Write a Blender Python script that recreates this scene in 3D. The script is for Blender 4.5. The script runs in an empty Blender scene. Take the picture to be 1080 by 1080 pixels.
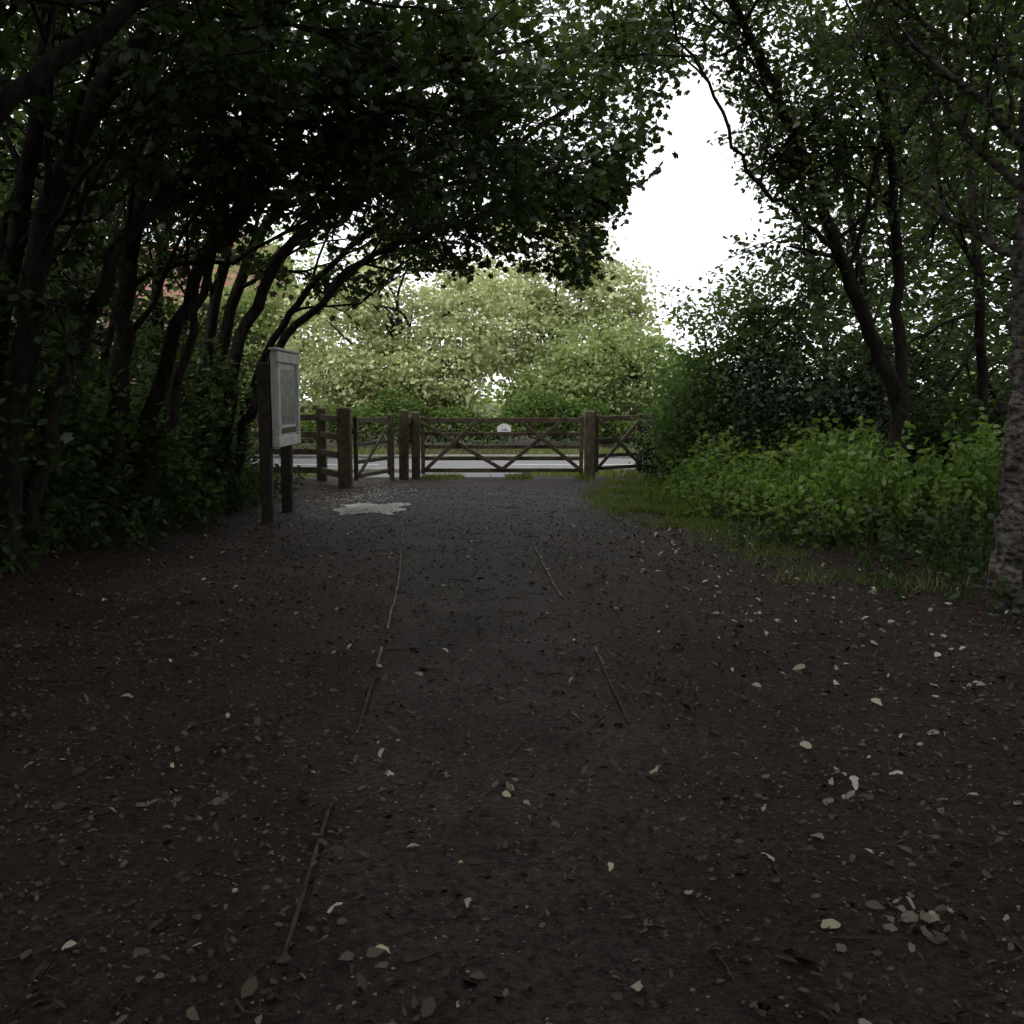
import bpy, bmesh, math
import numpy as np
from mathutils import Vector, Matrix
rng = np.random.default_rng(11)
sc = bpy.context.scene
COL = sc.collection

# ------------------------------------------------------------------ utils
def link(o, parent=None):
    COL.objects.link(o)
    if parent is not None: o.parent = parent
    return o
def empty(name, parent=None):
    e = bpy.data.objects.new(name, None); e.empty_display_size = .2
    return link(e, parent)
def mesh_obj(name, V, faces_by_k, mat, parent=None, rnd=None, smooth=False, mask=None):
    me = bpy.data.meshes.new(name)
    V = np.asarray(V, dtype=np.float32)
    me.vertices.add(len(V)); me.vertices.foreach_set('co', V.ravel())
    fl = [np.asarray(f, dtype=np.int32) for f in faces_by_k if len(f)]
    nl = sum(f.size for f in fl); nf = sum(len(f) for f in fl)
    me.loops.add(nl); me.polygons.add(nf)
    me.loops.foreach_set('vertex_index', np.concatenate([f.ravel() for f in fl]))
    tot = np.concatenate([np.full(len(f), f.shape[1], np.int32) for f in fl])
    st = np.concatenate([[0], np.cumsum(tot)[:-1]]).astype(np.int32)
    me.polygons.foreach_set('loop_start', st)
    if smooth: me.polygons.foreach_set('use_smooth', np.ones(nf, dtype=bool))
    me.update(calc_edges=True)
    if rnd is not None:
        a = me.attributes.new('rnd', 'FLOAT', 'POINT'); a.data.foreach_set('value', np.asarray(rnd, np.float32))
    if mask is not None:
        a = me.attributes.new('mask', 'FLOAT', 'POINT'); a.data.foreach_set('value', np.asarray(mask, np.float32))
    me.materials.append(mat)
    o = bpy.data.objects.new(name, me)
    return link(o, parent)

def nrm(a): return a / (np.linalg.norm(a, axis=-1, keepdims=True) + 1e-9)

# ------------------------------------------------------------------ materials
def newmat(name):
    m = bpy.data.materials.new(name); m.use_nodes = True
    nt = m.node_tree; nt.nodes.clear()
    return m, nt, nt.nodes, nt.links
def leaf_mat(name, cols, trans=0.35, tcol=None, gloss=.03):
    m, nt, N, L = newmat(name)
    out = N.new('ShaderNodeOutputMaterial')
    at = N.new('ShaderNodeAttribute'); at.attribute_name = 'rnd'
    cr = N.new('ShaderNodeValToRGB')
    els = cr.color_ramp.elements
    els[0].position = 0.0; els[0].color = (*cols[0], 1)
    els[1].position = 1.0; els[1].color = (*cols[-1], 1)
    for i, c in enumerate(cols[1:-1]):
        e = els.new((i + 1) / (len(cols) - 1)); e.color = (*c, 1)
    L.new(at.outputs['Fac'], cr.inputs['Fac'])
    p = N.new('ShaderNodeBsdfDiffuse'); L.new(cr.outputs['Color'], p.inputs['Color'])
    last = p
    if gloss > 0:
        g = N.new('ShaderNodeBsdfGlossy'); g.inputs['Roughness'].default_value = .45; g.inputs['Color'].default_value = (.8, .8, .8, 1)
        last = N.new('ShaderNodeMixShader'); last.inputs[0].default_value = gloss
        L.new(p.outputs[0], last.inputs[1]); L.new(g.outputs[0], last.inputs[2])
    t = N.new('ShaderNodeBsdfTranslucent')
    mx = N.new('ShaderNodeMix'); mx.data_type = 'RGBA'; mx.blend_type = 'MULTIPLY'; mx.inputs[0].default_value = 1
    L.new(cr.outputs['Color'], mx.inputs[6]); mx.inputs[7].default_value = (*(tcol or (1.6, 1.7, .8)), 1)
    L.new(mx.outputs[2], t.inputs['Color'])
    ms = N.new('ShaderNodeMixShader'); ms.inputs[0].default_value = trans
    L.new(last.outputs[0], ms.inputs[1]); L.new(t.outputs[0], ms.inputs[2]); L.new(ms.outputs[0], out.inputs['Surface'])
    return m
def surf_mat(name, c1, c2, scale=(8, 8, 8), rough=.8, bump=.3, detail=4, spec=.3, rampp=(.35, .65), bdist=.01):
    m, nt, N, L = newmat(name)
    out = N.new('ShaderNodeOutputMaterial'); tc = N.new('ShaderNodeTexCoord')
    mp = N.new('ShaderNodeMapping'); mp.inputs['Scale'].default_value = scale
    L.new(tc.outputs['Object'], mp.inputs['Vector'])
    no = N.new('ShaderNodeTexNoise'); no.inputs['Scale'].default_value = 1; no.inputs['Detail'].default_value = detail
    no.inputs['Roughness'].default_value = .65
    L.new(mp.outputs[0], no.inputs['Vector'])
    cr = N.new('ShaderNodeValToRGB'); cr.color_ramp.elements[0].position = rampp[0]; cr.color_ramp.elements[1].position = rampp[1]
    cr.color_ramp.elements[0].color = (*c1, 1); cr.color_ramp.elements[1].color = (*c2, 1)
    L.new(no.outputs['Fac'], cr.inputs['Fac'])
    p = N.new('ShaderNodeBsdfPrincipled'); p.inputs['Roughness'].default_value = rough; p.inputs['Specular IOR Level'].default_value = spec
    L.new(cr.outputs[0], p.inputs['Base Color'])
    if bump > 0:
        b = N.new('ShaderNodeBump'); b.inputs['Strength'].default_value = bump; b.inputs['Distance'].default_value = bdist
        L.new(no.outputs['Fac'], b.inputs['Height']); L.new(b.outputs[0], p.inputs['Normal'])
    L.new(p.outputs[0], out.inputs['Surface'])
    return m
def rnd_mat(name, cols, rough=.7, spec=.3):
    m, nt, N, L = newmat(name)
    out = N.new('ShaderNodeOutputMaterial')
    at = N.new('ShaderNodeAttribute'); at.attribute_name = 'rnd'
    cr = N.new('ShaderNodeValToRGB'); els = cr.color_ramp.elements
    els[0].color = (*cols[0], 1); els[1].color = (*cols[-1], 1)
    for i, c in enumerate(cols[1:-1]):
        e = els.new((i + 1) / (len(cols) - 1)); e.color = (*c, 1)
    L.new(at.outputs['Fac'], cr.inputs['Fac'])
    p = N.new('ShaderNodeBsdfPrincipled'); p.inputs['Roughness'].default_value = rough; p.inputs['Specular IOR Level'].default_value = spec
    L.new(cr.outputs[0], p.inputs['Base Color']); L.new(p.outputs[0], out.inputs['Surface'])
    return m

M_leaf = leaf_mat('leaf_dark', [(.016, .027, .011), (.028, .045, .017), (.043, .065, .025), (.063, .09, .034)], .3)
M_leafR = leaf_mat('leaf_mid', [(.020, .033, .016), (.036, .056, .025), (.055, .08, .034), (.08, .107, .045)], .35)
M_shade = leaf_mat('leaf_shade_canopy', [(.02, .03, .01), (.04, .06, .02)], .08, gloss=0)
M_shrub = leaf_mat('leaf_shrub', [(.05, .09, .033), (.085, .14, .05), (.14, .20, .075)], .35)
M_nettle = leaf_mat('leaf_nettle', [(.075, .135, .032), (.135, .21, .055), (.21, .30, .09)], .4)
M_yew = leaf_mat('leaf_yew', [(.008, .016, .008), (.014, .027, .012), (.025, .043, .018)], .1)
M_under = leaf_mat('leaf_understory', [(.02, .038, .013), (.038, .066, .023), (.064, .10, .034)], .3)
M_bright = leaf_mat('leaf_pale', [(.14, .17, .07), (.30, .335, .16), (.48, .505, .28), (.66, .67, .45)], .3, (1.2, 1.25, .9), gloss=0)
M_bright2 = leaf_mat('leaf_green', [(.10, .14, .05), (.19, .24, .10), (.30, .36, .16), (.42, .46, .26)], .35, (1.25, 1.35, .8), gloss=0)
M_hedge = leaf_mat('leaf_hedge', [(.03, .05, .015), (.06, .10, .03), (.12, .17, .05)], .3, gloss=0)
M_grass = leaf_mat('grass_blades', [(.08, .11, .03), (.14, .185, .055), (.23, .28, .10)], .3)
M_bark = surf_mat('bark', (.009, .008, .0065), (.034, .029, .023), (16, 16, 6), .95, .8, bdist=.02, spec=.12)
M_birch = surf_mat('birch_bark', (.024, .019, .016), (.17, .155, .14), (17, 17, 30), .85, .8, rampp=(.40, .66), bdist=.015, spec=.12)
M_wood = surf_mat('weathered_wood', (.045, .035, .022), (.125, .10, .065), (9, 9, 9), .8, .4)
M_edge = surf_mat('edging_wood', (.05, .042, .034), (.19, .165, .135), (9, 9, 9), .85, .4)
M_edge2 = surf_mat('edging_wood_dark', (.022, .016, .012), (.07, .055, .042), (9, 9, 9), .85, .4)  # darker edging wood, used for the boards nearest the camera
M_wooddark = surf_mat('dark_wood', (.02, .016, .012), (.05, .042, .03), (12, 12, 4), .8, .4)
M_panel = surf_mat('board_face', (.40, .40, .38), (.66, .65, .62), (5, 5, 3), .6, .1, rampp=(.3, .6))
M_map = surf_mat('board_map', (.12, .15, .17), (.34, .37, .38), (9, 9, 9), .25, .0, spec=.5)
M_sign = surf_mat('sign_paint', (.5, .5, .5), (.75, .75, .74), (20, 20, 20), .4, .05)
M_asph = surf_mat('asphalt', (.10, .10, .105), (.17, .17, .175), (30, 30, 30), .8, .4, spec=.2)
M_conc = surf_mat('concrete', (.14, .135, .125), (.24, .23, .21), (10, 10, 10), .85, .4)
M_paint = surf_mat('road_paint', (.5, .5, .48), (.7, .7, .68), (10, 10, 10), .6, .1)
M_chalk = rnd_mat('limestone_chippings', [(.28, .27, .25), (.5, .49, .46), (.75, .73, .69)], .8)
M_deb = rnd_mat('leaf_litter', [(.020, .012, .008), (.038, .024, .016), (.065, .045, .03), (.13, .10, .072)], .65)
M_stone = rnd_mat('grit', [(.016, .012, .010), (.045, .036, .032), (.10, .085, .075), (.24, .215, .19)], .6, .4)
M_pale = rnd_mat('fallen_leaf', [(.13, .10, .065), (.24, .22, .17), (.38, .36, .29), (.42, .36, .18), (.50, .50, .45)], .5, .4)
M_twig = surf_mat('twig', (.02, .014, .010), (.08, .064, .05), (20, 20, 20), .8, 0)

def brick_mat():
    m, nt, N, L = newmat('brick')
    out = N.new('ShaderNodeOutputMaterial'); tc = N.new('ShaderNodeTexCoord')
    mp = N.new('ShaderNodeMapping'); mp.inputs['Rotation'].default_value = (math.radians(90), 0, 0)
    L.new(tc.outputs['Object'], mp.inputs['Vector'])
    b = N.new('ShaderNodeTexBrick'); b.inputs['Scale'].default_value = 4.4
    b.inputs['Color1'].default_value = (.42, .19, .10, 1); b.inputs['Color2'].default_value = (.30, .13, .07, 1); b.inputs['Mortar'].default_value = (.38, .34, .3, 1)
    b.inputs['Mortar Size'].default_value = .012
    L.new(mp.outputs[0], b.inputs['Vector'])
    p = N.new('ShaderNodeBsdfPrincipled'); p.inputs['Roughness'].default_value = .85
    L.new(b.outputs['Color'], p.inputs['Base Color']); L.new(p.outputs[0], out.inputs['Surface'])
    return m
M_brick = brick_mat()
M_tile = surf_mat('roof_tile', (.12, .06, .04), (.2, .1, .07), (3, 3, 18), .8, .5)
M_glass = surf_mat('window_glass', (.03, .035, .04), (.06, .07, .08), (1, 1, 1), .1, 0, spec=.8)

def ground_mat():
    m, nt, N, L = newmat('woodland_floor')
    out = N.new('ShaderNodeOutputMaterial')
    geo = N.new('ShaderNodeNewGeometry')
    at = N.new('ShaderNodeAttribute'); at.attribute_name = 'mask'
    def noise(s, d=8, r=.65):
        n = N.new('ShaderNodeTexNoise'); n.inputs['Scale'].default_value = s; n.inputs['Detail'].default_value = d; n.inputs['Roughness'].default_value = r
        L.new(geo.outputs['Position'], n.inputs['Vector']); return n
    def ramp(src, p0, p1, c0, c1):
        r = N.new('ShaderNodeValToRGB'); r.color_ramp.elements[0].position = p0; r.color_ramp.elements[1].position = p1
        r.color_ramp.elements[0].color = (*c0, 1); r.color_ramp.elements[1].color = (*c1, 1)
        L.new(src, r.inputs['Fac']); return r
    n1 = noise(1.3, 3); n2 = noise(28, 4, .85)
    soil = ramp(n2.outputs['Fac'], .37, .68, (.0045, .0026, .0016), (.068, .040, .027))
    grav = ramp(n2.outputs['Fac'], .37, .68, (.007, .0055, .005), (.088, .071, .066))
    v = N.new('ShaderNodeTexVoronoi'); v.inputs['Scale'].default_value = 70
    L.new(geo.outputs['Position'], v.inputs['Vector'])
    mx = N.new('ShaderNodeMix'); mx.data_type = 'RGBA'
    ma = N.new('ShaderNodeMath'); ma.operation = 'MULTIPLY_ADD'; ma.inputs[1].default_value = 1.4
    L.new(n1.outputs['Fac'], ma.inputs[0])
    sub = N.new('ShaderNodeMath'); sub.operation = 'ADD'; sub.inputs[1].default_value = -.7
    L.new(at.outputs['Fac'], sub.inputs[0]); L.new(sub.outputs[0], ma.inputs[2])
    cl = N.new('ShaderNodeClamp'); L.new(ma.outputs[0], cl.inputs[0])
    L.new(cl.outputs[0], mx.inputs[0]); L.new(soil.outputs[0], mx.inputs[6]); L.new(grav.outputs[0], mx.inputs[7])
    mul = N.new('ShaderNodeMix'); mul.data_type = 'RGBA'; mul.blend_type = 'MULTIPLY'; mul.inputs[0].default_value = 1
    big = ramp(n1.outputs['Fac'], .3, .7, (.58, .54, .51), (1.28, 1.22, 1.17))
    L.new(mx.outputs[2], mul.inputs[6]); L.new(big.outputs[0], mul.inputs[7])
    p = N.new('ShaderNodeBsdfPrincipled'); p.inputs['Roughness'].default_value = .68; p.inputs['Specular IOR Level'].default_value = .18
    L.new(mul.outputs[2], p.inputs['Base Color'])
    h = N.new('ShaderNodeMath'); h.operation = 'MULTIPLY_ADD'; h.inputs[1].default_value = -.3
    L.new(v.outputs['Distance'], h.inputs[0]); L.new(n2.outputs['Fac'], h.inputs[2])
    b = N.new('ShaderNodeBump'); b.inputs['Strength'].default_value = 1; b.inputs['Distance'].default_value = .04
    L.new(h.outputs[0], b.inputs['Height']); L.new(b.outputs[0], p.inputs['Normal'])
    L.new(p.outputs[0], out.inputs['Surface'])
    return m
M_ground = ground_mat()

# ------------------------------------------------------------------ ground
LE = np.array([(0, -.55), (2.65, -.61), (3.5, -.67), (5, -.73), (7.5, -.88), (10.5, -1.15), (13.2, -1.47), (16, -1.75), (19.5, -2.0)])
RE = np.array([(0, .66), (2.65, .62), (4.64, .54), (5.8, .50), (8.3, .32), (10.57, .2), (13.2, .05), (16, 0.0), (19.5, 0.0)])
def le(y): return np.interp(y, LE[:, 0], LE[:, 1])
def re_(y): return np.interp(y, RE[:, 0], RE[:, 1])
def leftbank(y): return np.interp(y, [0, 8, 12, 16], [-4.6, -4.1, -3.25, -3.3])
def rightbank(y): return np.interp(y, [0, 7, 9, 11, 13, 15, 18], [4.4, 3.1, 2.65, 2.25, 1.9, 1.8, 2.3])
def H(x, y):
    x = np.asarray(x, float); y = np.asarray(y, float)
    h = .012 * np.sin(1.7 * x + .6 * y) * np.sin(.9 * y - .5 * x) + .006 * np.sin(5.1 * x + 1.3) * np.sin(4.3 * y) + .003 * np.sin(13 * x + 2 * y) * np.sin(11 * y - 3 * x)
    fade = np.clip((19.2 - y) / 2, 0, 1) * np.clip((y + 30) / 5, 0, 1)
    bl = np.clip((leftbank(y) + .2 - x) / 1.5, 0, 1) * .22
    br = np.clip((x - rightbank(y) - .1) / 1.6, 0, 1) * .15
    return (h + bl + br) * fade
def gmask(x, y):
    pl = np.clip((x - le(y)) / .3 + .5, 0, 1) * np.clip((re_(y) - x) / .5 + .5, 0, 1)
    far = np.clip((y - 9.5) / 5.0, 0, 1) * np.clip((x + 2.9) / .8, 0, 1) * np.clip((2.6 - x) / .8, 0, 1) * np.clip((20 - y) / .4, 0, 1)
    return np.clip(np.maximum(pl * .75, far), 0, 1) * (y < 20.2)
def grid_obj(name, xs, ys, mat):
    X, Y = np.meshgrid(xs, ys)
    Z = H(X, Y)
    V = np.stack([X.ravel(), Y.ravel(), Z.ravel()], 1)
    nx, ny = len(xs), len(ys)
    i = np.arange(nx * ny).reshape(ny, nx)
    F = np.stack([i[:-1, :-1].ravel(), i[:-1, 1:].ravel(), i[1:, 1:].ravel(), i[1:, :-1].ravel()], 1)
    return mesh_obj(name, V, [F], mat, smooth=True, mask=gmask(X.ravel(), Y.ravel()))
xs = np.concatenate([[-400, -150, -60, -30, -15, -10], np.arange(-8, 8.01, .1), [10, 15, 30, 60, 150, 400]])
ys = np.concatenate([[-400, -100, -40, -20, -8, -3], np.arange(0, 20, .1), [20.05, 24, 30, 60, 150, 500]])
grid_obj('ground', xs, ys, M_ground)
pys = np.arange(0.2, 18.6, .1); t = np.linspace(0, 1, 15)
PX = le(pys)[:, None] + .02 + (re_(pys) - le(pys) - .04)[:, None] * t[None]
PY = np.repeat(pys[:, None], 15, 1)
PZ = H(PX, PY) + .006
ii = np.arange(PX.size).reshape(PX.shape)
F = np.stack([ii[:-1, :-1].ravel(), ii[:-1, 1:].ravel(), ii[1:, 1:].ravel(), ii[1:, :-1].ravel()], 1)
mesh_obj('path', np.stack([PX.ravel(), PY.ravel(), PZ.ravel()], 1), [F], M_ground, smooth=True, mask=gmask(PX.ravel(), PY.ravel()))

# ------------------------------------------------------------------ tubes / leaves
class Acc:
    def __init__(s): s.V = []; s.F = []; s.n = 0
    def tube(s, P, R, k=6, rough=0.):
        P = np.asarray(P, float); R = np.asarray(R, float); n = len(P)
        T = np.gradient(P, axis=0); T = nrm(T)
        up = np.array([0., 0, 1]) if abs(T[0][2]) < .9 else np.array([1., 0, 0])
        A = nrm(np.cross(T, up)); B = np.cross(T, A)
        a = np.arange(k) * 2 * math.pi / k
        RR = R[:, None] * np.ones((n, k))
        if rough > 0:
            RR = RR * (1 + rough * rng.normal(0, 1, (1, k)) + rough * .5 * rng.normal(0, 1, (n, k)))
        ring = (A[:, None, :] * np.cos(a)[None, :, None] + B[:, None, :] * np.sin(a)[None, :, None]) * RR[:, :, None] + P[:, None, :]
        s.V.append(ring.reshape(-1, 3))
        i = np.arange(n * k).reshape(n, k) + s.n; j = np.roll(i, -1, 1)
        s.F.append(np.stack([i[:-1].ravel(), j[:-1].ravel(), j[1:].ravel(), i[1:].ravel()], 1))
        s.n += n * k
    def obj(s, name, mat, parent=None):
        if not s.V: return
        return mesh_obj(name, np.concatenate(s.V), [np.concatenate(s.F)], mat, parent, smooth=True)

T_RH = np.array([(0, 0, 0), (.42, .34, .03), (1, 0, -.08), (.42, -.34, .03)])
T_OV = np.array([(0, 0, 0), (.3, .27, .03), (.68, .22, .02), (1, 0, -.1), (.68, -.22, .02), (.3, -.27, .03)])
T_MP = np.array([(0, 0, 0), (.02, .45, -.04), (.36, .3, 0), (.55, .58, -.06), (1.05, 0, -.1), (.55, -.58, -.06), (.36, -.3, .0), (.02, -.45, -.04)])
def leaves(P, size, tmpl, flat=.75, droop=0.2, clump=.45, ns=1.0):
    N = len(P)
    nz = nrm(np.stack([rng.normal(0, 1 - flat + .15, N), rng.normal(0, 1 - flat + .15, N), np.full(N, flat)], 1) + rng.normal(0, .22, (N, 3)))
    a = rng.uniform(0, 2 * math.pi, N)
    d = np.stack([np.cos(a), np.sin(a), np.full(N, -droop)], 1)
    d = nrm(d - nz * (d * nz).sum(1, keepdims=True))
    b = np.cross(nz, d)
    s = (size * rng.uniform(.6, 1.25, N))[:, None, None]
    t = tmpl[None]
    V = P[:, None, :] + s * (d[:, None, :] * t[..., 0:1] + b[:, None, :] * t[..., 1:2] + nz[:, None, :] * t[..., 2:3])
    k = len(tmpl)
    F = np.arange(N * k).reshape(N, k)
    x, y, z = (P * ns).T
    nn = .5 + .5 * np.sin(2.1 * x + 1.3 * y + 1.1 * np.sin(2.7 * z + x)) * np.sin(1.9 * y - 1.2 * z + 1.4 * np.sin(1.7 * x))
    r = rng.uniform(0, 1, N) * (1 - clump) + nn * clump
    return V.reshape(-1, 3), F, np.repeat(r, k)
def leaf_obj(name, P, size, tmpl, mat, parent=None, **kw):
    V, F, r = leaves(np.asarray(P), size, tmpl, **kw)
    return mesh_obj(name, V, [F], mat, parent, rnd=r)

# open space over the path
def blocked(P):
    P = np.atleast_2d(P); x, y, z = P[:, 0], P[:, 1], P[:, 2]
    cx = -.5
    arch = np.interp(y, [-4, 4, 8, 11, 14, 17, 19], [4.6, 4.6, 4.2, 3.5, 3.25, 3.3, 3.9])
    w = np.interp(y, [0, 10, 16], [3.6, 2.9, 2.6])
    under = (np.abs(x - cx) < w) & (z < arch - .9 * (np.abs(x - cx) / w) ** 3) & (y < 19.5) & (y > -6)
    wob = .14 * np.sin(5 * z + 2 * y) + .12 * np.sin(3.3 * y)
    lim_l = 1.5 + .42 * np.clip(z - 4.0, 0, 9) + wob
    lim_r = 2.98 - .33 * np.clip(z - 2.8, 0, 9) + wob + .10 * np.clip(y - 11, 0, 8)
    gap = (x > lim_l) & (x < lim_r) & (y > 6)
    clearing = (y > 17.2) & (y < 27) & (x > -9) & (x < 14) & (z > 1.0)
    return under | gap | clearing

def catmull(P, n):
    P = np.asarray(P, float); Q = np.vstack([2 * P[0] - P[1], P, 2 * P[-1] - P[-2]])
    out = []
    for i in range(1, len(Q) - 2):
        for u in np.linspace(0, 1, n, endpoint=False):
            a, b, c, d = Q[i - 1], Q[i], Q[i + 1], Q[i + 2]
            out.append(.5 * ((2 * b) + (-a + c) * u + (2 * a - 5 * b + 4 * c - d) * u * u + (-a + 3 * b - 3 * c + d) * u ** 3))
    out.append(P[-1]); return np.array(out)

class Tree:
    def __init__(s, name, bark, leafm, lsize, tmpl, kids=(11, 5, 4), perTwig=11, trop=(0, 0, .3), L1=2.6, bias=(0, 0, .2), maxl=3, rnds=.9, flare=.5):
        s.root = empty(name); s.w = Acc(); s.P = []; s.bark = bark; s.lm = leafm; s.ls = lsize; s.tm = tmpl; s.flare = flare
        s.kids = kids; s.per = perTwig; s.trop = np.array(trop); s.L1 = L1; s.bias = np.array(bias); s.maxl = maxl; s.rnds = rnds
    def stem(s, pts, r0, r1, t0=.35, n=None):
        C = catmull(pts, 6); m = len(C)
        C[1:] += rng.normal(0, .022, (m - 1, 3))
        tt = np.linspace(0, 1, m); R = r0 + (r1 - r0) * tt
        if pts[0][2] < .3: R = R * (1 + s.flare * np.exp(-tt * 14)); C[0, 2] -= .12
        s.w.tube(C, R, 12, .06)
        T = nrm(np.gradient(C, axis=0))
        for i in range(n or s.kids[0]):
            u = t0 + (1 - t0) * (i + rng.uniform(0, 1)) / (n or s.kids[0])
            j = min(m - 1, int(u * (m - 1)))
            d = nrm(T[j] * .5 + nrm(rng.normal(0, 1, 3)) * s.rnds + s.bias)
            s.grow(C[j], d, s.L1 * rng.uniform(.6, 1.15) * (1.15 - .4 * u), min(max(R[j] * .45, .014), .035), 1)
    def grow(s, p, d, L, r, lvl):
        n = max(3, int(L / .22)); seg = L / n; pts = [p]
        for i in range(n):
            d = nrm(d + rng.normal(0, .13, 3) + s.trop * .08)
            q = p + d * seg
            if blocked(q)[0]:
                d = nrm(d + np.array([0, 0, .8])); q = p + d * seg
                if blocked(q)[0]: break
            p = q; pts.append(p)
        if len(pts) < 3: return
        pts = np.array(pts); r = max(r, .005)
        s.w.tube(pts, np.linspace(r, max(r * .3, .0025), len(pts)), 6 if lvl == 1 else (4 if lvl == 2 else 3))
        if lvl >= 2:
            m = s.per if lvl == s.maxl else s.per // 2
            u = rng.uniform(.15, 1, m) * (len(pts) - 1)
            i0 = np.minimum(u.astype(int), len(pts) - 2); f = (u - i0)[:, None]
            Q = pts[i0] * (1 - f) + pts[i0 + 1] * f + rng.normal(0, .09, (m, 3))
            s.P.append(Q)
        if lvl < s.maxl:
            k = s.kids[lvl]
            for i in range(k):
                u = .25 + .75 * (i + rng.uniform(0, 1)) / k
                j = min(len(pts) - 1, int(u * (len(pts) - 1)))
                dd = nrm(pts[min(j + 1, len(pts) - 1)] - pts[max(j - 1, 0)])
                d2 = nrm(dd * .75 + nrm(rng.normal(0, 1, 3)) * .75)
                s.grow(pts[j], d2, L * rng.uniform(.38, .6), r * .5, lvl + 1)
    def done(s):
        s.w.obj('trunk_and_branches', s.bark, s.root)
        if s.P:
            P = np.concatenate(s.P); P = P[~blocked(P)]
            leaf_obj('foliage', P, s.ls, s.tm, s.lm, s.root, flat=.6)
            return len(P)
        return 0
tot = 0
# ---------------- left trees (multi-stem, arching to the light)
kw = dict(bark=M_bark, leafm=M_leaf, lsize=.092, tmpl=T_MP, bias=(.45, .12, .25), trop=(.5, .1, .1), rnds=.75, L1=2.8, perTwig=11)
A = Tree('sycamore_tree', **kw)
A.stem([(-4.5, 5.9, .1), (-4.1, 6.1, 1.9), (-3.35, 6.4, 3.1), (-2.65, 6.8, 3.85), (-1.9, 7.2, 4.7), (-.8, 7.8, 5.6)], .085, .035, .45, 9)
A.stem([(-4.6, 5.9, .1), (-4.5, 6.1, 2.5), (-4.2, 6.3, 4.5), (-3.8, 6.5, 6.5)], .12, .06, .42, 10)
tot += A.done()
A = Tree('sycamore_tree', **kw)
A.stem([(-4.45, 8.6, .1), (-4.25, 8.7, 1.6), (-3.95, 8.9, 3.2), (-3.3, 9.2, 4.6), (-2.2, 9.6, 5.8)], .13, .05, .38, 12)
A.stem([(-4.55, 8.8, .1), (-4.5, 8.9, 2), (-4.1, 9.1, 4.2), (-3.9, 9.3, 6.8)], .10, .05, .35, 11)
A.stem([(-4.35, 8.8, .1), (-4.05, 9, 1.5), (-3.5, 9.4, 3.0), (-2.6, 9.9, 4.0), (-1.4, 10.4, 4.7), (-.4, 10.9, 5.0)], .075, .03, .42, 11)
tot += A.done()
A = Tree('sycamore_tree', **kw)
A.stem([(-4.3, 10.6, .1), (-4.15, 10.7, 1.6), (-4.0, 10.9, 3.2), (-3.5, 11.3, 5.0), (-2.8, 11.6, 6.6)], .12, .05, .34, 12)
A.stem([(-4.2, 10.8, .1), (-3.8, 11, 1.8), (-3.25, 11.3, 3.2), (-2.3, 11.7, 4.3), (-1.2, 12.2, 4.9), (.1, 12.6, 5.2)], .09, .03, .4, 12)
A.stem([(-4.1, 10.7, .1), (-3.6, 10.8, 1.5), (-3.3, 10.9, 2.6), (-2.9, 11, 4.2), (-2.4, 11.3, 5.8)], .06, .03, .45, 8)
tot += A.done()
A = Tree('sycamore_tree', **kw)
A.stem([(-3.95, 13.2, .1), (-3.75, 13.3, 1.3), (-3.5, 13.5, 2.5), (-2.8, 13.8, 3.7), (-1.7, 14.2, 4.4), (-.3, 14.6, 4.9), (.8, 14.8, 5.6), (1.5, 14.9, 6.3)], .10, .022, .4, 16)
A.stem([(-4.1, 13.2, .1), (-4.0, 13.3, 2), (-3.6, 13.4, 3.8), (-3.0, 13.6, 5.6), (-2.4, 13.8, 7.2)], .09, .04, .35, 12)
A.stem([(-3.75, 13.4, .1), (-3.5, 13.5, 1.3), (-3.0, 13.6, 2.3), (-2.2, 13.9, 3.2), (-1.1, 14.3, 3.8), (.2, 14.7, 4.2), (.9, 15, 4.5)], .07, .022, .45, 15)
tot += A.done()
A = Tree('sycamore_tree', **kw)
A.stem([(-4.6, 15.2, .1), (-4.4, 15.2, 2), (-3.9, 15.3, 3.6), (-2.9, 15.4, 5), (-1.2, 15.6, 6.2), (.6, 15.6, 6.9)], .11, .03, .32, 14)
A.stem([(-4.4, 15.4, .1), (-4.0, 15.5, 1.6), (-3.4, 15.7, 2.8), (-2.5, 15.8, 3.8), (-1.3, 15.9, 4.6), (-.2, 16, 5.1)], .07, .028, .4, 12)
tot += A.done()
for (x, y, hgt) in [(-6.3, 7.6, 8), (-6.6, 10.8, 8), (-5.9, 13.2, 7.5), (-7.5, 15.5, 8), (-6.5, 4.2, 8), (-6.2, 17, 7.5)]:
    A = Tree('sycamore_tree', bark=M_bark, leafm=M_leaf, lsize=.13, tmpl=T_OV, perTwig=12, L1=3.0, bias=(.15, 0, 0))
    A.stem([(x, y, .1), (x + .15, y + .1, hgt * .3), (x + .5, y + .1, hgt * .6), (x + .9, y + .3, hgt)], .13, .05, .16, 15)
    A.stem([(x + .2, y, .1), (x + .5, y + .2, hgt * .25), (x + 1.0, y + .1, hgt * .5), (x + 1.8, y + .3, hgt * .75)], .07, .03, .35, 6)
    tot += A.done()
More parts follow.
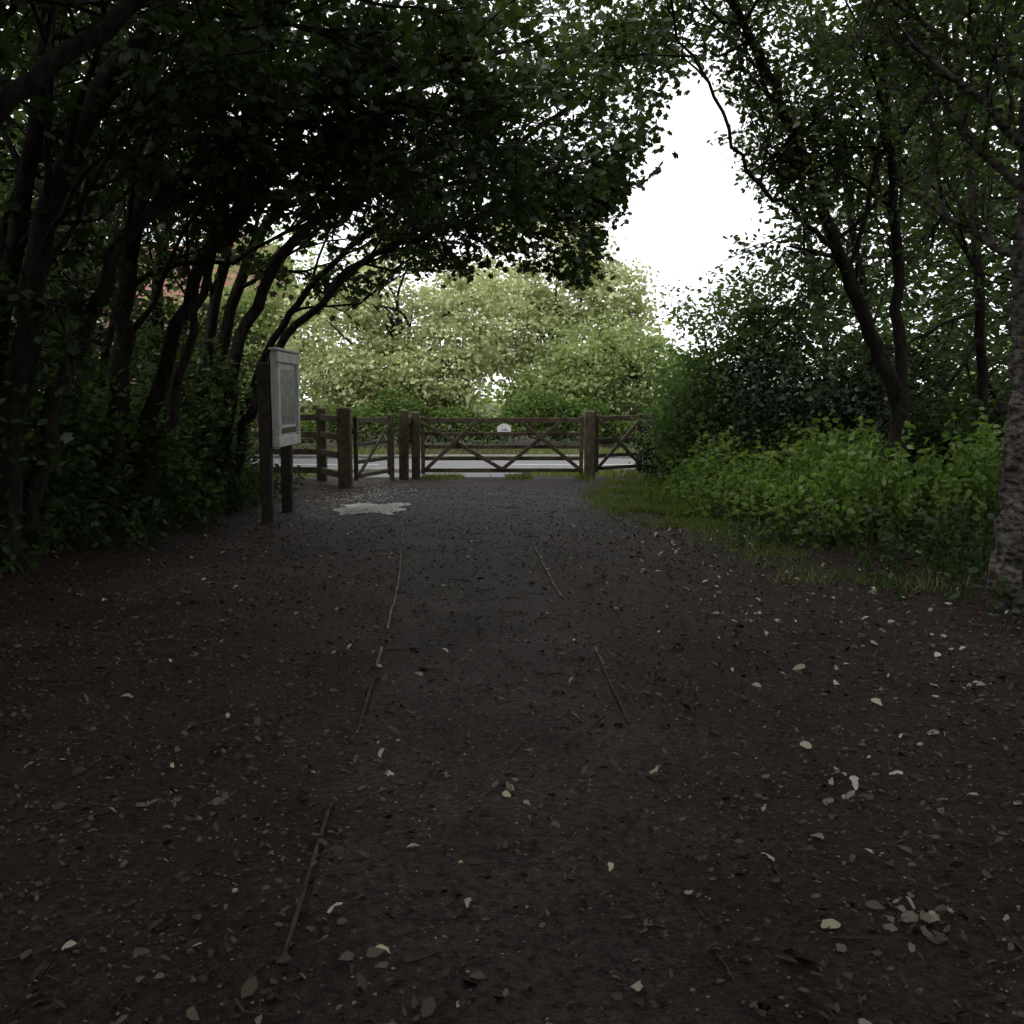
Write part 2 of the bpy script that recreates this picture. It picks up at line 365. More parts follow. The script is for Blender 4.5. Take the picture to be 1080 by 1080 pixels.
# ---------------- right trees
kr = dict(bark=M_bark, leafm=M_leafR, lsize=.085, tmpl=T_OV, bias=(-.1, 0, .2), trop=(-.1, 0, .2), L1=2.0, perTwig=13)
A = Tree('willow_tree', **kr)
A.stem([(4.2, 11, .05), (4.24, 11, 1.3), (4.0, 11, 1.9), (3.6, 11, 2.85), (3.15, 10.85, 3.8), (2.7, 10.8, 4.7), (2.2, 10.7, 5.6), (1.8, 10.6, 6.6)], .095, .025, .42, 20)
A.stem([(4.24, 11, 1.25), (4.22, 11.1, 2.5), (4.07, 11.2, 4.1), (3.9, 11.2, 5.4), (3.8, 11.2, 7.2)], .07, .025, .33, 15)
A.stem([(3.62, 11, 2.8), (3.1, 10.8, 3.3), (2.5, 10.7, 3.75), (2.1, 10.6, 4.5), (1.5, 10.5, 5.4)], .03, .012, .4, 11)
A.stem([(4.05, 11.2, 4.1), (4.6, 11.2, 4.9), (5.2, 11.3, 5.8), (5.6, 11.4, 6.8)], .04, .02, .2, 9)
tot += A.done()
for (x, y, hgt, lx) in [(5.9, 12.9, 7.5, -.6), (7.2, 10.5, 7.5, -.9), (5.2, 14.9, 7, -.8), (8.5, 13.5, 8, -.5), (5.2, 16.9, 6.0, -.6), (10, 16.2, 8, 0)]:
    A = Tree('ash_tree', bark=M_bark, leafm=M_leafR, lsize=.10, tmpl=T_OV, perTwig=13, L1=2.8, bias=(-.15, 0, .05), trop=(0, 0, 0))
    A.stem([(x, y, .05), (x + .1, y + .1, hgt * .3), (x + lx * .5, y, hgt * .65), (x + lx, y + .2, hgt)], .08, .03, .3, 15)
    tot += A.done()
A = Tree('birch_tree', bark=M_birch, leafm=M_leafR, lsize=.075, tmpl=T_OV, perTwig=12, L1=2.2, bias=(-.15, .1, .15), flare=.45)
A.stem([(3.50, 7, 0.02), (3.51, 7, .5), (3.53, 7.0, 1.2), (3.55, 7.02, 2), (3.555, 7.05, 3.4), (3.56, 7.1, 5.2), (3.6, 7.1, 7.5)], .10, .085, .5, 11)
A.stem([(3.56, 7.05, 3.6), (3.2, 7.4, 4.2), (2.8, 7.7, 4.8), (2.4, 7.9, 5.4)], .014, .008, .25, 6)
tot += A.done()
for (x, y) in [(-5, 2.2), (5.4, 2.8), (-4.6, -2), (4.8, -2.2), (0.5, -9)]:
    A = Tree('oak_tree', bark=M_bark, leafm=M_leaf, lsize=.20, tmpl=T_RH, kids=(13, 5, 4), perTwig=9, L1=4.0, bias=(-.06 * x, .1, .1), trop=(-.03 * x, 0, .05))
    A.stem([(x, y, .05), (x * .97, y, 2.5), (x * .85, y + .2, 5.0), (x * .6, y + .4, 7.5)], .17, .06, .5, 13)
    tot += A.done()
A = Tree('oak_tree', bark=M_bark, leafm=M_leafR, lsize=.10, tmpl=T_OV, kids=(14, 6, 4), perTwig=12, L1=3.0, bias=(-.3, .1, .1))
A.stem([(7.2, 7.6, .05), (7.1, 7.6, 2.5), (6.7, 7.8, 5.0), (6.2, 8, 7.5)], .13, .05, .35, 16)
tot += A.done()
# unseen leaf clumps added overhead, beside and behind the viewpoint to shade the ground
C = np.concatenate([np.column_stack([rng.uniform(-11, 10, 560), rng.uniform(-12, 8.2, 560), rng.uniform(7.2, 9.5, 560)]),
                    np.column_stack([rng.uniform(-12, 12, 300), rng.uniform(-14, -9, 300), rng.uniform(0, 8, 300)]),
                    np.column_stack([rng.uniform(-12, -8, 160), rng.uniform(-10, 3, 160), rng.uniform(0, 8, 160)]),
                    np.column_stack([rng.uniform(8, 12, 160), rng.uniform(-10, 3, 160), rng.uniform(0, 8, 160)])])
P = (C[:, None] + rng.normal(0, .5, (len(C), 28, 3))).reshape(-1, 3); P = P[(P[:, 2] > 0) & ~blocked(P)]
leaf_obj('shade_canopy', P, .42, T_RH, M_shade)

# ------------------------------------------------------------------ clump foliage
def clumps(ells, nper, rad, per, shell=.55, zmin=.02):
    out = []
    for (c, r) in ells:
        n = nper
        d = nrm(rng.normal(0, 1, (n, 3))); q = rng.uniform(shell, 1.06, n)[:, None]
        C = np.array(c) + d * q * np.array(r)
        P = (C[:, None, :] + rng.normal(0, 1, (n, per, 3)) * rng.uniform(.5, 1.3, (n, 1, 1)) * rad * np.array([1, 1, .6])).reshape(-1, 3)
        out.append(P)
    P = np.concatenate(out)
    return P[P[:, 2] > zmin]
def shrub(name, ells, nper, rad, per, mat, size, tmpl=T_OV, stems=6, shell=.4, block=True, **k):
    root = empty(name)
    P = clumps(ells, nper, rad, per, shell)
    if block: P = P[~blocked(P)]
    leaf_obj('foliage', P, size, tmpl, mat, root, **k)
    w = Acc()
    for (c, r) in ells:
        for i in range(stems):
            b = np.array([c[0] + rng.normal(0, .12), c[1] + rng.normal(0, .12), -.05])
            d = nrm(rng.normal(0, 1, 3)); e = np.array(c) + d * np.array(r) * .8; e[2] = max(e[2], .3)
            C = catmull([b, (b + e) / 2 + np.array([0, 0, .15 * r[2]]), e], 5)
            w.tube(C, np.linspace(.02 + .012 * r[2], .006, len(C)), 5)
    w.obj('stems', M_bark, root)
    return len(P)
tot += shrub('hazel_shrub', [((-5.2, 8.6, .7), (1.1, 1.4, 1.0)), ((-4.5, 10.8, .7), (.9, 1.3, 1.1)), ((-4.2, 13, .9), (.8, 1.3, 1.2)), ((-4.7, 15.0, 1.0), (1.0, 1.2, 1.3)), ((-5.3, 6.2, .6), (.9, 1.2, .9)), ((-6.4, 9, 1.8), (1.4, 3, 1.9)), ((-6.6, 13.5, 1.9), (1.5, 3, 2.2)), ((-4.9, 9.4, 1.4), (.8, 1.2, 1.2))], 95, .22, 42, M_under, .10)
tot += shrub('elder_shrub', [((-5.6, 16.6, 1.4), (1.0, .8, 1.6)), ((-4.2, 13.6, .5), (.5, .9, .9)), ((-4.3, 11.4, .7), (.5, .9, 1.0))], 90, .2, 42, M_shrub, .10)
tot += shrub('dogwood_shrub', [((3.6, 16.6, 1.6), (1.2, 1.1, 1.9)), ((3.2, 17.4, .9), (.7, .9, 1.2)), ((4.7, 16.2, 2.1), (1.4, 1, 1.8))], 150, .24, 50, M_shrub, .095, block=False, flat=.5)
tot += shrub('yew_bush', [((4.0, 14.3, 1.1), (1.1, .9, 1.2)), ((5.2, 14.0, 1.0), (1.0, .9, 1.2)), ((2.95, 18.7, .5), (.45, .6, .65))], 150, .17, 55, M_yew, .075, T_RH, block=False, flat=.5)
tot += shrub('hawthorn_shrub', [((6.3, 14.3, 1.2), (1.4, 1.3, 1.5)), ((7.8, 11, 1.0), (1.3, 1.8, 1.3)), ((6.8, 8.6, .5), (1.0, 1.4, .8)), ((7.5, 17.5, 2), (1.8, 1.2, 2.2)), ((5.0, 11.9, .7), (.7, .6, .85)), ((6.2, 10.9, .6), (.7, .7, .7))], 90, .22, 45, M_under, .10, block=False)

mat_stem = surf_mat('green_stem', (.04, .07, .02), (.07, .11, .03), (5, 5, 5), .7, 0)
def plants(name, XY, hmin, hmax, mat, lsize, per=16, lean=.12, hvar=None):
    root = empty(name); w = Acc(); PP = []
    for (x, y) in XY:
        h = rng.uniform(hmin, hmax); z0 = float(H(x, y))
        if hvar: h *= hvar(x, y)
        top = np.array([x + rng.normal(0, lean) * h, y + rng.normal(0, lean) * h, z0 + h])
        b = np.array([x, y, z0 - .02]); mid = (b + top) / 2 + rng.normal(0, .02, 3)
        w.tube([b, mid, top], [.005, .004, .002], 3)
        m = max(5, int(per * h / hmax))
        u = np.linspace(.2, 1.0, m)[:, None]
        PP.append(b * (1 - u) + top * u + rng.normal(0, .012, (m, 3)))
    w.obj('stems', mat_stem, root)
    leaf_obj('leaves', np.concatenate(PP), lsize, T_OV, mat, root, droop=.5, flat=.55)
def scatter(n, fn):
    out = []
    while len(out) < n:
        x, y = rng.uniform(1, 9), rng.uniform(4, 19)
        if rng.uniform() < fn(x, y): out.append((x, y))
    return out
def f1(x, y):
    if not (9.8 < y < 15.8): return 0
    e = rightbank(y) + .3 + .22 * math.sin(3 * y)
    return (.35 if x < e + .5 else 1.0) if e < x < e + 2.5 else 0
def hv(x, y):
    e = rightbank(y) + .3
    return (.40 + .5 * min(1, (x - e) / 1.3)) * (1 + .34 * math.sin(3.1 * x + 1.7 * y) * math.sin(2.3 * y - 1.9 * x))
plants('nettle_plant', scatter(1400, f1), .42, 1.05, M_nettle, .095, 23, .20, hv)
def f2(x, y):
    if not (5 < y < 12): return 0
    e = rightbank(y) + .1 + .25 * math.sin(2.3 * y)
    if (x - 3.5) ** 2 + (y - 7) ** 2 < .06: return 0
    return (.35 if x < e + .6 else 1.0) if e < x < e + 3.5 else 0
plants('bramble_plant', scatter(1500, f2), .08, .38, M_under, .08, 12, .4)
def plantsL():
    out = []
    while len(out) < 1300:
        x, y = rng.uniform(-6.5, -2.8), rng.uniform(3, 16)
        if x < leftbank(y) - .15 + .2 * math.sin(4 * y) + rng.normal(0, .1): out.append((x, y))
    return out
plants('undergrowth_plant', plantsL(), .12, .55, M_under, .09, 14, .4)

# grass
def grass(name, XY, hmin, hmax, parent=None):
    XY = np.array(XY); N = len(XY)
    h = rng.uniform(hmin, hmax, N); a = rng.uniform(0, 2 * math.pi, N); wd = rng.uniform(.003, .006, N)
    z0 = H(XY[:, 0], XY[:, 1])
    s = np.stack([np.cos(a), np.sin(a), 0 * a], 1) * wd[:, None]
    ln = np.stack([rng.normal(0, .4, N) * h, rng.normal(0, .4, N) * h, h], 1)
    B = np.column_stack([XY, z0 - .01])
    V = np.stack([B - s, B + s, B + s * .8 + ln * .55, B + ln * np.array([1.4, 1.4, 1]), B - s * .8 + ln * .55], 1).reshape(-1, 3)
    return mesh_obj(name, V, [np.arange(N * 5).reshape(N, 5)], M_grass, parent, rnd=np.repeat(rng.uniform(0, 1, N), 5))
g = []
while len(g) < 13000:
    x, y = rng.uniform(1.0, 4.5), rng.uniform(7.5, 18.6)
    e = float(rightbank(y))
    p = np.exp(-((x - e - .05) / .45) ** 2) * (.08 + .92 * (math.sin(3.1 * x + 2 * y) * math.sin(2.3 * y - x) + .25 * math.sin(9 * x + 7 * y) > -.05))
    if y < 11.5: p *= .14
    if rng.uniform() < p: g.append((x, y))
for i in range(5000):
    x = rng.uniform(-1.7, 1.5); y = 18.85 + rng.normal(0, .14)
    if math.sin(4.3 * x + 1) + math.sin(11 * x) * .5 > rng.uniform(-.2, .8): g.append((x, y))
grass('grass', g, .03, .13)
g = np.column_stack([rng.uniform(-12, 10, 26000), rng.uniform(0, 1, 26000)])
g[:, 1] = np.where(rng.uniform(0, 1, 26000) < .45, 19.3 + g[:, 1] * .8, 25.4 + g[:, 1] * 4.5)
g = g[(g[:, 0] < -3.3) | (g[:, 0] > .4) | ((g[:, 1] > 24) & (rng.uniform(0, 1, 26000) < .35))]
grass('grass_verge', g, .05, .18)

# ------------------------------------------------------------------ boxes
def beam(name, p0, p1, w, h, mat, parent, bev=.008, up=(0, 0, 1)):
    p0 = Vector(p0); p1 = Vector(p1); d = (p1 - p0); L = d.length; d.normalize()
    upv = Vector(up)
    if abs(d.dot(upv)) > .98: upv = Vector((0, 1, 0))
    s = d.cross(upv).normalized(); u = s.cross(d).normalized()
    bm = bmesh.new(); bmesh.ops.create_cube(bm, size=1)
    for v in bm.verts:
        v.co = Vector((v.co.x * L, v.co.y * w, v.co.z * h))
    bmesh.ops.bevel(bm, geom=list(bm.edges), offset=min(bev, w * .3, h * .3), segments=1, affect='EDGES')
    me = bpy.data.meshes.new(name); bm.to_mesh(me); bm.free(); me.materials.append(mat)
    o = bpy.data.objects.new(name, me); link(o, parent)
    M = Matrix((d, s, u)).transposed().to_4x4(); M.translation = (p0 + p1) / 2
    o.matrix_world = M
    return o
def post(name, x, y, w, h, mat, parent, z0=-.1):
    return beam(name, (x, y, z0), (x + rng.normal(0, .008), y, h), w, w, mat, parent, .02)
def gate(name, a, b, zs, braces, th=.05, mat=M_wood):
    root = empty(name); a = np.array(a); b = np.array(b); d = nrm(b - a); n = np.array([-d[1], d[0]])
    def P(t, z, off=0): q = a + (b - a) * t + n * off; return (q[0], q[1], z)
    for i, (z, hh) in enumerate(zs): beam(f'rail_{i+1}', P(.0, z), P(1, z), th * .6, hh, mat, root)
    zt = zs[-1][0]; zb = zs[0][0]
    off = -.045
    L = np.linalg.norm(b - a)
    for i, t in enumerate([.035 / L, 1 - .035 / L]): beam(f'stile_{i+1}', P(t, zb - .07, -.002), P(t, zt + .08, -.002), .07, .08, mat, root)
    for i, (t0, z0, t1, z1) in enumerate(braces): beam(f'brace_{i+1}', P(t0, z0, off - .032 * (i % 2)), P(t1, z1, off - .032 * (i % 2)), .028, .07, mat, root)
    return root
z5 = [(.16, .07), (.38, .07), (.60, .07), (.84, .07), (1.09, .10)]
gm = gate('field_gate', (-1.70, 18.8), (1.33, 18.8), z5, [(.0, 1.06, .5, .18), (.03, .18, .34, 1.06), (.5, .18, .86, 1.06), (.62, 1.06, .98, .18)])
post('gate_post', -1.80, 18.8, .15, 1.25, M_wood, gm)
post('gate_post', 1.46, 18.85, .20, 1.27, M_wood, gm)
def prism(name, pts, y, th, mat, parent):
    bm = bmesh.new(); vs = [bm.verts.new((p[0], y, p[1])) for p in pts]; f = bm.faces.new(vs)
    r = bmesh.ops.extrude_face_region(bm, geom=[f]); bmesh.ops.translate(bm, vec=(0, th, 0), verts=[v for v in r['geom'] if isinstance(v, bmesh.types.BMVert)])
    bmesh.ops.recalc_face_normals(bm, faces=bm.faces)
    me = bpy.data.meshes.new(name); bm.to_mesh(me); bm.free(); me.materials.append(mat)
    return link(bpy.data.objects.new(name, me), parent)
sg = empty('gate_sign')
prism('sign_plate', [(-.13, -.08), (.13, -.08), (.13, .01), (.08, .055), (.035, .08), (-.035, .08), (-.08, .055), (-.13, .01)], 0, .01, M_sign, sg)
prism('sign_text_panel', [(-.05, -.05), (.05, -.05), (.05, -.02), (-.05, -.02)], -.005, .004, M_map, sg)
sg.location = (-.145, 18.66, .96); sg.rotation_euler = (math.radians(-22), 0, 0)
z4 = [(.18, .07), (.42, .07), (.72, .07), (1.12, .10)]
gp = gate('pedestrian_gate', (-2.66, 17.0), (-2.24, 18.42), z4, [(.03, .2, .97, 1.08)])
post('hinge_post', -2.80, 16.85, .22, 1.35, M_wood, gp)
post('latch_post', -2.22, 18.52, .09, 1.22, M_wood, gp)
post('gate_post', -2.02, 18.72, .17, 1.29, M_wood, gp)
fl = empty('wooden_fence')
for i, z in enumerate([.22, .55, .86, 1.16]):
    beam(f'rail_{i+1}', (-2.93, 16.95, z), (-3.4, 17.9, z), .05, .11, M_wood, fl)
    beam(f'rail_far_{i+1}', (-3.4, 17.98, z), (-6.6, 18.3, z), .05, .11, M_wood, fl)
post('post_1', -3.40, 17.94, .17, 1.34, M_wood, fl); post('post_2', -5.0, 18.22, .15, 1.3, M_wood, fl); post('post_3', -6.6, 18.36, .15, 1.3, M_wood, fl)
gr = gate('field_gate', (1.57, 18.95), (2.5, 19.75), z4, [(.03, .2, .97, 1.08), (.03, 1.08, .97, .2)])
post('gate_post', 2.64, 19.85, .3, 1.2, M_wooddark, gr)
# low post-and-rail fence on the right
fr = empty('wooden_fence')
pp = [(5.3, 13.6), (5.92, 12.2), (6.4, 10.2), (6.6, 8.4)]
for i, (x, y) in enumerate(pp): post(f'post_{i+1}', x, y, .09, 1.46, M_wooddark, fr)
for i in range(3):
    for j, z in enumerate([.75, 1.08, 1.34]):
        beam(f'rail_{i+1}_{j+1}', (pp[i][0] - .065, pp[i][1], z), (pp[i + 1][0] - .065, pp[i + 1][1], z + rng.normal(0, .015)), .03, .06, M_wooddark, fr)

nb = empty('notice_board')
post('post_near', -2.98, 12.2, .14, 1.93, M_wooddark, nb); post('post_far', -2.98, 13.28, .14, 1.93, M_wooddark, nb)
xf = -2.87
beam('back_panel', (xf, 12.16, 1.48), (xf, 13.34, 1.48), .06, 1.14, M_panel, nb)
x2 = xf + .043
for nme, a, b, h in [('frame_top', (x2, 12.14, 2.0), (x2, 13.36, 2.0), .13), ('frame_bottom', (x2, 12.14, .97), (x2, 13.36, .97), .12)]:
    beam(nme, a, b, .05, h, M_panel, nb)
beam('frame_left', (x2, 12.2, 1.035), (x2, 12.2, 1.93), .05, .10, M_panel, nb, up=(0, 1, 0)); beam('frame_right', (x2, 13.3, 1.035), (x2, 13.3, 1.93), .05, .10, M_panel, nb, up=(0, 1, 0))
beam('map_panel', (xf + .036, 12.3, 1.52), (xf + .036, 13.2, 1.52), .012, .68, M_map, nb, .002)
beam('caption_strip', (xf + .036, 12.3, 1.10), (xf + .036, 13.2, 1.10), .012, .07, M_wood, nb, .002)
beam('cap', (xf + .02, 12.12, 2.09), (xf + .02, 13.38, 2.09), .12, .03, M_panel, nb)

def pebbles(name, XY, smin, smax, mat, pw=1., zo=.006):
    N = len(XY); s = rng.uniform(smin, smax, N)[:, None, None]
    P = np.column_stack([XY, H(XY[:, 0], XY[:, 1]) + zo])
    o = np.array([(1, 0, 0), (0, 1, 0), (-1, 0, 0), (0, -1, 0), (.1, .1, .8)])[None] * rng.uniform(.6, 1.3, (N, 5, 3))
    V = (P[:, None] + o * s).reshape(-1, 3)
    b = np.arange(N)[:, None] * 5
    F = np.concatenate([b + np.array([[0, 1, 4]]), b + np.array([[1, 2, 4]]), b + np.array([[2, 3, 4]]), b + np.array([[3, 0, 4]])])
    mesh_obj(name, V, [F], mat, rnd=np.repeat(rng.uniform(0, 1, N) ** pw, 5))
q = rng.normal(0, 1, (11000, 2)) * np.array([.28, .38]) + np.array([-1.92, 13.6])
q = q[(np.abs(q[:, 0] + 1.92) < .40 + .08 * np.sin(9 * q[:, 1])) & (np.abs(q[:, 1] - 13.6) < .6 + .15 * np.sin(11 * q[:, 0]))]
pebbles('gravel_patch', q, .010, .024, M_chalk, zo=.008)
q = rng.normal(0, 1, (800, 2)) * np.array([.35, 1.2]) + np.array([-2.2, 15.2])
pebbles('gravel_patch', q, .005, .012, M_chalk, 2, zo=.008)

def edging(name, fn, segs):
    root = empty(name)
    for k, (y0, y1) in enumerate(segs):
        y = y0; i = 0
        while y < y1 - .05:
            yb = min(y + rng.uniform(.7, 1.1), y1)
            xa, xb = float(fn(y)), float(fn(yb))
            near = y < 5.2
            dz = -.016 if near else -.009
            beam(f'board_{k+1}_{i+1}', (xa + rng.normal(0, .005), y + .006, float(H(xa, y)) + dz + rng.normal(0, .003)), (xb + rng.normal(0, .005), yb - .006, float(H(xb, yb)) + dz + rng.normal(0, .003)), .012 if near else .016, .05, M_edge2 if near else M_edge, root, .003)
            y = yb; i += 1
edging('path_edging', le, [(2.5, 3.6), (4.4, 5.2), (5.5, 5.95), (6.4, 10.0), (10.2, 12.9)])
edging('path_edging', re_, [(4.5, 5.9), (7.5, 10.4)])

# ------------------------------------------------------------------ litter
def litter(name, XY, size, mat, tmpl, lift=.004, rndv=None, flat=.93):
    XY = np.array(XY); N = len(XY)
    P = np.column_stack([XY, H(XY[:, 0], XY[:, 1]) + .006 + rng.uniform(0, lift, N)])
    V, F, r = leaves(P, size, tmpl, flat=flat, droop=0, clump=0)
    k = len(tmpl)
    if rndv is not None: r = np.repeat(rndv, k)
    V = V.reshape(N, k, 3); V += rng.normal(0, 1, V.shape) * size * np.array([.05, .05, .02]); V = V.reshape(-1, 3)
    return mesh_obj(name, V, [F], mat, rnd=r, smooth=True)
ang = np.linspace(0, 2 * math.pi, 12, endpoint=False)
T_CURL = np.column_stack([.5 - .5 * np.cos(ang), .25 * np.sin(ang) * (1 - .25 * np.cos(ang + .0)), .08 + .09 * np.abs(np.sin(ang)) - .05 * np.cos(2 * ang)])
T_CR = np.array([(0, 0, 0), (.25, .24, .07), (.6, .24, .09), (1, 0, .05), (.6, -.24, .08), (.25, -.24, .05)])
def rand_ground(n, ymax=17, x0=-5, x1=5):
    y = 1.8 + (ymax - 1.8) * rng.uniform(0, 1, n) ** 1.25
    return np.column_stack([rng.uniform(x0, x1, n), y])
XY = rand_ground(32000)
keep = rng.uniform(0, 1, len(XY)) > gmask(XY[:, 0], XY[:, 1]) * .5
litter('leaf_litter', XY[keep], .026, M_deb, T_CR, .010, flat=.7, rndv=None)
XY = rand_ground(4500, 12); litter('leaf_litter', XY, .05, M_deb, T_CR, .010, flat=.8)
pebbles('gravel', rand_ground(45000, 18, -4, 4), .003, .0075, M_stone, 2.4)
XY = rand_ground(430, 16, -3.6, 4.2)
litter('fallen_leaves', XY, .042, M_pale, T_CURL, .012, flat=.8)
XY = np.column_stack([rng.normal(2.3, .9, 250), rng.uniform(2.6, 11.5, 250)])
litter('fallen_leaves', XY, .052, M_pale, T_CURL, .012, flat=.8)
spec = [(-1.26, 4.75), (-1.28, 3.7), (-.53, 2.75), (-.85, 2.6), (-.33, 2.55), (.32, 2.4), (.85, 3.1), (1.72, 3.65), (1.5, 3.85), (1.32, 3.7), (1.25, 2.95), (-.55, 4.05), (-.5, 3.9), (-1.9, 4.9), (.55, 3.85), (.3, 5.1), (.95, 5.9), (1.55, 5.4), (1.9, 5.0), (1.6, 6.2), (.0, 3.75), (-.35, 3.2)]
litter('fallen_leaves', spec, .062, M_pale, T_CURL, .01, rndv=rng.uniform(.35, 1, len(spec)), flat=.85)
q = np.array([1.17, 2.78]) + rng.normal(0, 1, (14, 2)) * np.array([.05, .05])
litter('fallen_leaves', q, .05, M_pale, T_CURL, .02, rndv=rng.uniform(.1, .3, 14), flat=.5)
w = Acc()
for i in range(1100):
    x, y = rand_ground(1)[0]; L = rng.uniform(.04, .28); a = rng.uniform(0, 6.28); n = 4
    pts = []
    for j in range(n):
        xx = x + math.cos(a) * L * j / n; yy = y + math.sin(a) * L * j / n; a += rng.normal(0, .25)
        pts.append((xx, yy, float(H(xx, yy)) + .008 + rng.uniform(0, .006)))
    w.tube(pts, np.linspace(rng.uniform(.002, .005), .0015, n), 4)
w.obj('fallen_twigs', M_twig)

# ------------------------------------------------------------------ road beyond
def sheet(name, x0, x1, y0, y1, z, mat):
    return mesh_obj(name, [(x0, y0, z), (x1, y0, z), (x1, y1, z), (x0, y1, z)], [np.array([[0, 1, 2, 3]])], mat)
sheet('road', -150, 150, 20.35, 25.0, .010, M_asph)
for nm, y0 in [('kerb', 20.2), ('kerb', 25.0)]:
    beam(nm, (-150, y0 + .07, .045), (150, y0 + .07, .045), .14, .11, M_conc, None, .02)
V = []; Fm = []
for i, x in enumerate(np.arange(-60, 60, 6)):
    V += [(x, 22.65, .014), (x + 3, 22.65, .014), (x + 3, 22.75, .014), (x, 22.75, .014)]; Fm.append([4 * i, 4 * i + 1, 4 * i + 2, 4 * i + 3])
mesh_obj('road_marking', V, [np.array(Fm)], M_paint)
sheet('driveway', -3.2, .2, 18.95, 20.19, .012, M_asph)

def bigtree(name, x, y, crown, nper, per, mat, size, rad=.38, r=.25, h=3, shell=.5):
    root = empty(name)
    P = clumps(crown, nper, rad, per, shell, .4)
    leaf_obj('foliage', P, size, T_OV, mat, root, flat=.35, clump=.5, ns=1.6)
    w = Acc()
    w.tube(catmull([(x, y, -.1), (x + .1, y, h * .5), (x, y, h)], 5), np.linspace(r * 1.2, r * .8, 11), 10)
    for (c, rr) in crown:
        for i in range(7):
            e = np.array(c) + nrm(rng.normal(0, 1, 3)) * np.array(rr) * .85
            w.tube(catmull([(x, y, h * rng.uniform(.6, 1)), (np.array((x, y, h)) + e) / 2 + rng.normal(0, .3, 3), e], 5), np.linspace(r * .35, .02, 11), 6)
    w.obj('trunk_and_branches', M_bark, root)
    return len(P)
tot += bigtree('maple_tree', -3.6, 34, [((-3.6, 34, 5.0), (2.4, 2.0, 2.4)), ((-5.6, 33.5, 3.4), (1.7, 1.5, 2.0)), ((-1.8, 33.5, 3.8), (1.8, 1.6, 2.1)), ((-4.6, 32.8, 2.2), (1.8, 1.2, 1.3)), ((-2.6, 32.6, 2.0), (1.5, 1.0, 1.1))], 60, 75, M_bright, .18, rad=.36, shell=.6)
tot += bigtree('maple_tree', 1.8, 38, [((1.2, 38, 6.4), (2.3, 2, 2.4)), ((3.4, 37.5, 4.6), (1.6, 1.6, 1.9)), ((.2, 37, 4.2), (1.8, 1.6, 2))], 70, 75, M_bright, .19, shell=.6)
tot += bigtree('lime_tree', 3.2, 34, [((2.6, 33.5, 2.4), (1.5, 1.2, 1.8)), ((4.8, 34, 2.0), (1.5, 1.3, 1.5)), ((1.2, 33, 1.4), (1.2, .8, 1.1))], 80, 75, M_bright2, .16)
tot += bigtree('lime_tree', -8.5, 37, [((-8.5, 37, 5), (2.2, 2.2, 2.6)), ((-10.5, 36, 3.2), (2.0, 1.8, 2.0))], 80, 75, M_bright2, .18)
hp = np.column_stack([rng.uniform(-12, 14, 24000), 31 + rng.normal(0, .45, 24000), rng.uniform(.05, 1, 24000) ** .7])
hp[:, 2] *= 1.35 + .35 * np.sin(hp[:, 0] * 1.3) + .2 * np.sin(hp[:, 0] * 3.1)
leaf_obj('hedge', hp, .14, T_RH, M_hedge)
C = np.column_stack([rng.uniform(-60, 60, 1200), rng.uniform(44, 50, 1200), rng.uniform(0, 1, 1200) ** .8 * 3.6])
C[:, 2] *= .8 + .35 * np.sin(C[:, 0] * .35) + .2 * np.sin(C[:, 0] * 1.1 + 1)
P = (C[:, None] + rng.normal(0, .5, (len(C), 26, 3))).reshape(-1, 3); P = P[P[:, 2] > 0]
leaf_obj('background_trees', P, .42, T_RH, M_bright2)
C = np.concatenate([np.column_stack([rng.uniform(-20, -9, 600), rng.uniform(2, 19, 600), rng.uniform(0, 8, 600)]),
                    np.column_stack([rng.uniform(-16, -7.6, 750), rng.uniform(18.5, 25, 750), rng.uniform(0, 8.5, 750)]),
                    np.column_stack([rng.uniform(8, 18, 1300), rng.uniform(18, 27, 1300), rng.uniform(0, 12, 1300)])])
C = C[~((C[:, 1] > 19.5) & (C[:, 1] < 26) & (C[:, 2] < 1.5) & (C[:, 0] > -9))]
P = (C[:, None] + rng.normal(0, .5, (len(C), 26, 3))).reshape(-1, 3); P = P[P[:, 2] > 0]
leaf_obj('woodland', P, .27, T_RH, M_leafR)
C = np.column_stack([rng.uniform(10.5, 16, 350), rng.uniform(5, 18, 350), rng.uniform(0, 8, 350)])
P = (C[:, None] + rng.normal(0, .45, (len(C), 45, 3))).reshape(-1, 3); P = P[P[:, 2] > 0]
leaf_obj('woodland', P, .17, T_RH, M_leafR)

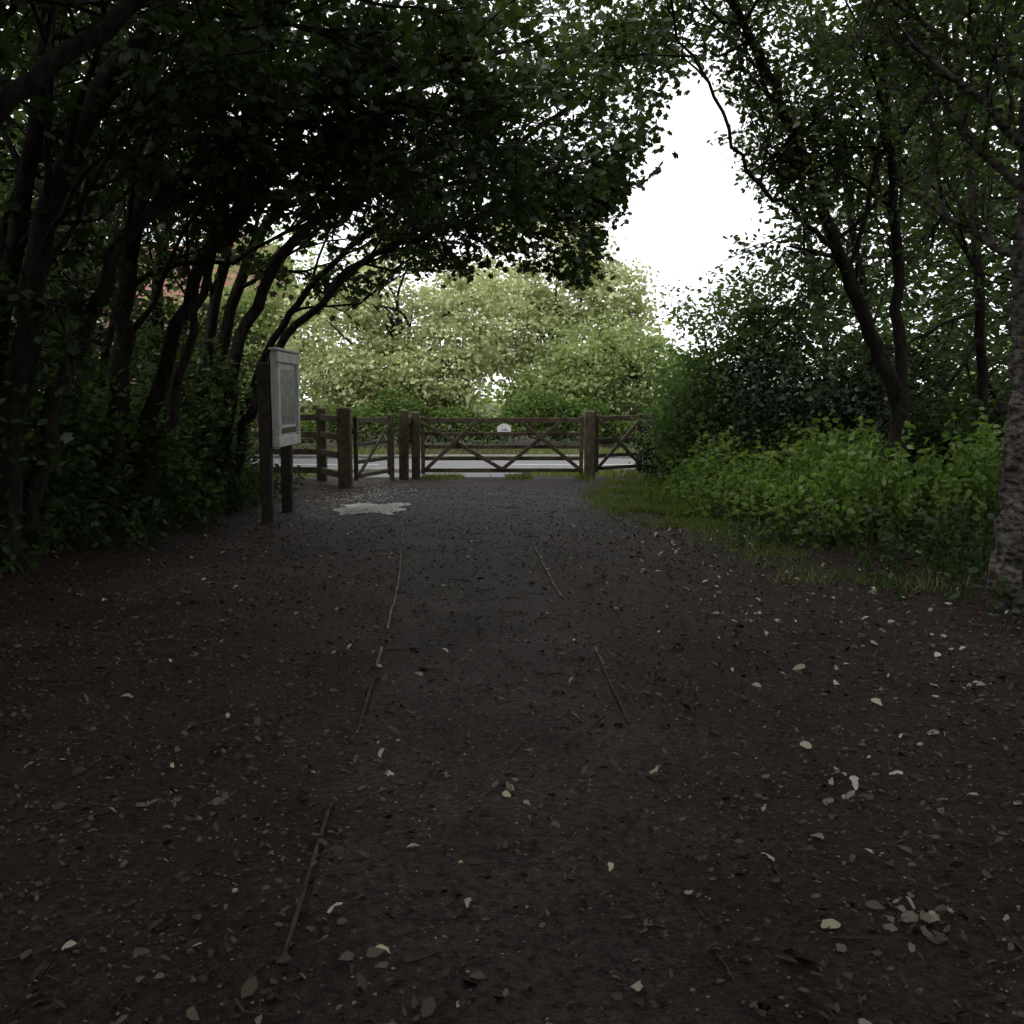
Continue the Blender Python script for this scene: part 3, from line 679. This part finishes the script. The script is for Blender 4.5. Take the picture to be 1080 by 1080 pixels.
bh = empty('brick_house')
beam('walls', (-19, 44, 2.6), (-10, 44, 2.6), 6, 5.2, M_brick, bh, .01)
bm = bmesh.new()
v = [bm.verts.new(c) for c in [(-19.4, 40.7, 5.2), (-9.6, 40.7, 5.2), (-9.6, 47.3, 5.2), (-19.4, 47.3, 5.2), (-19.4, 44, 8), (-9.6, 44, 8)]]
for f in [(0, 1, 5, 4), (2, 3, 4, 5), (0, 4, 3), (1, 2, 5), (0, 3, 2, 1)]: bm.faces.new([v[i] for i in f])
me = bpy.data.meshes.new('roof'); bm.to_mesh(me); bm.free(); me.materials.append(M_tile); link(bpy.data.objects.new('roof', me), bh)
for i, (x, z) in enumerate([(-17, 1.5), (-12, 1.5), (-17, 4), (-14.5, 4), (-12, 4)]):
    beam(f'window_frame_{i+1}', (x - .6, 40.98, z), (x + .6, 40.98, z), .08, 1.2, M_sign, bh); beam(f'window_glass_{i+1}', (x - .52, 40.93, z), (x + .52, 40.93, z), .03, 1.04, M_glass, bh)
beam('door', (-15, 40.97, 1.05), (-14, 40.97, 1.05), .08, 2.1, M_wooddark, bh)
beam('chimney', (-12, 44.3, 6), (-12, 44.3, 9), .7, .7, M_brick, bh)

# ------------------------------------------------------------------ light
wd = bpy.data.worlds.new('World'); sc.world = wd; wd.use_nodes = True
nt = wd.node_tree; N = nt.nodes; L = nt.links; N.clear()
out = N.new('ShaderNodeOutputWorld'); bg = N.new('ShaderNodeBackground'); bg.inputs['Strength'].default_value = .145
sky = N.new('ShaderNodeTexSky'); sky.sky_type = 'NISHITA'; sky.sun_disc = False
EL, AZ = math.radians(56), math.radians(240)
sky.sun_elevation = EL; sky.sun_rotation = AZ
mx = N.new('ShaderNodeMix'); mx.data_type = 'RGBA'; mx.inputs[0].default_value = .9
mx.inputs[7].default_value = (12.4, 12.5, 12.8, 1)
L.new(sky.outputs[0], mx.inputs[6]); L.new(mx.outputs[2], bg.inputs['Color']); L.new(bg.outputs[0], out.inputs['Surface'])
sd = bpy.data.lights.new('sun', 'SUN'); sd.energy = 3.0; sd.angle = math.radians(14); sd.color = (1, .97, .92)
so = bpy.data.objects.new('sun', sd); link(so)
dirv = Vector((math.sin(AZ) * math.cos(EL), math.cos(AZ) * math.cos(EL), math.sin(EL)))
so.rotation_euler = dirv.to_track_quat('Z', 'Y').to_euler(); so.location = dirv * 50

# ------------------------------------------------------------------ camera
cd = bpy.data.cameras.new('camera'); cd.lens = 35.3; cd.sensor_width = 36; cd.clip_end = 1500; cd.clip_start = .05
co = bpy.data.objects.new('camera', cd); link(co); co.location = (0, 0, 1.5); co.rotation_euler = (math.radians(90 - 6.46), 0, 0)
sc.camera = co
sc.view_settings.view_transform = 'Standard'; sc.view_settings.look = 'None'; sc.view_settings.exposure = 0
print('LEAVES', tot)
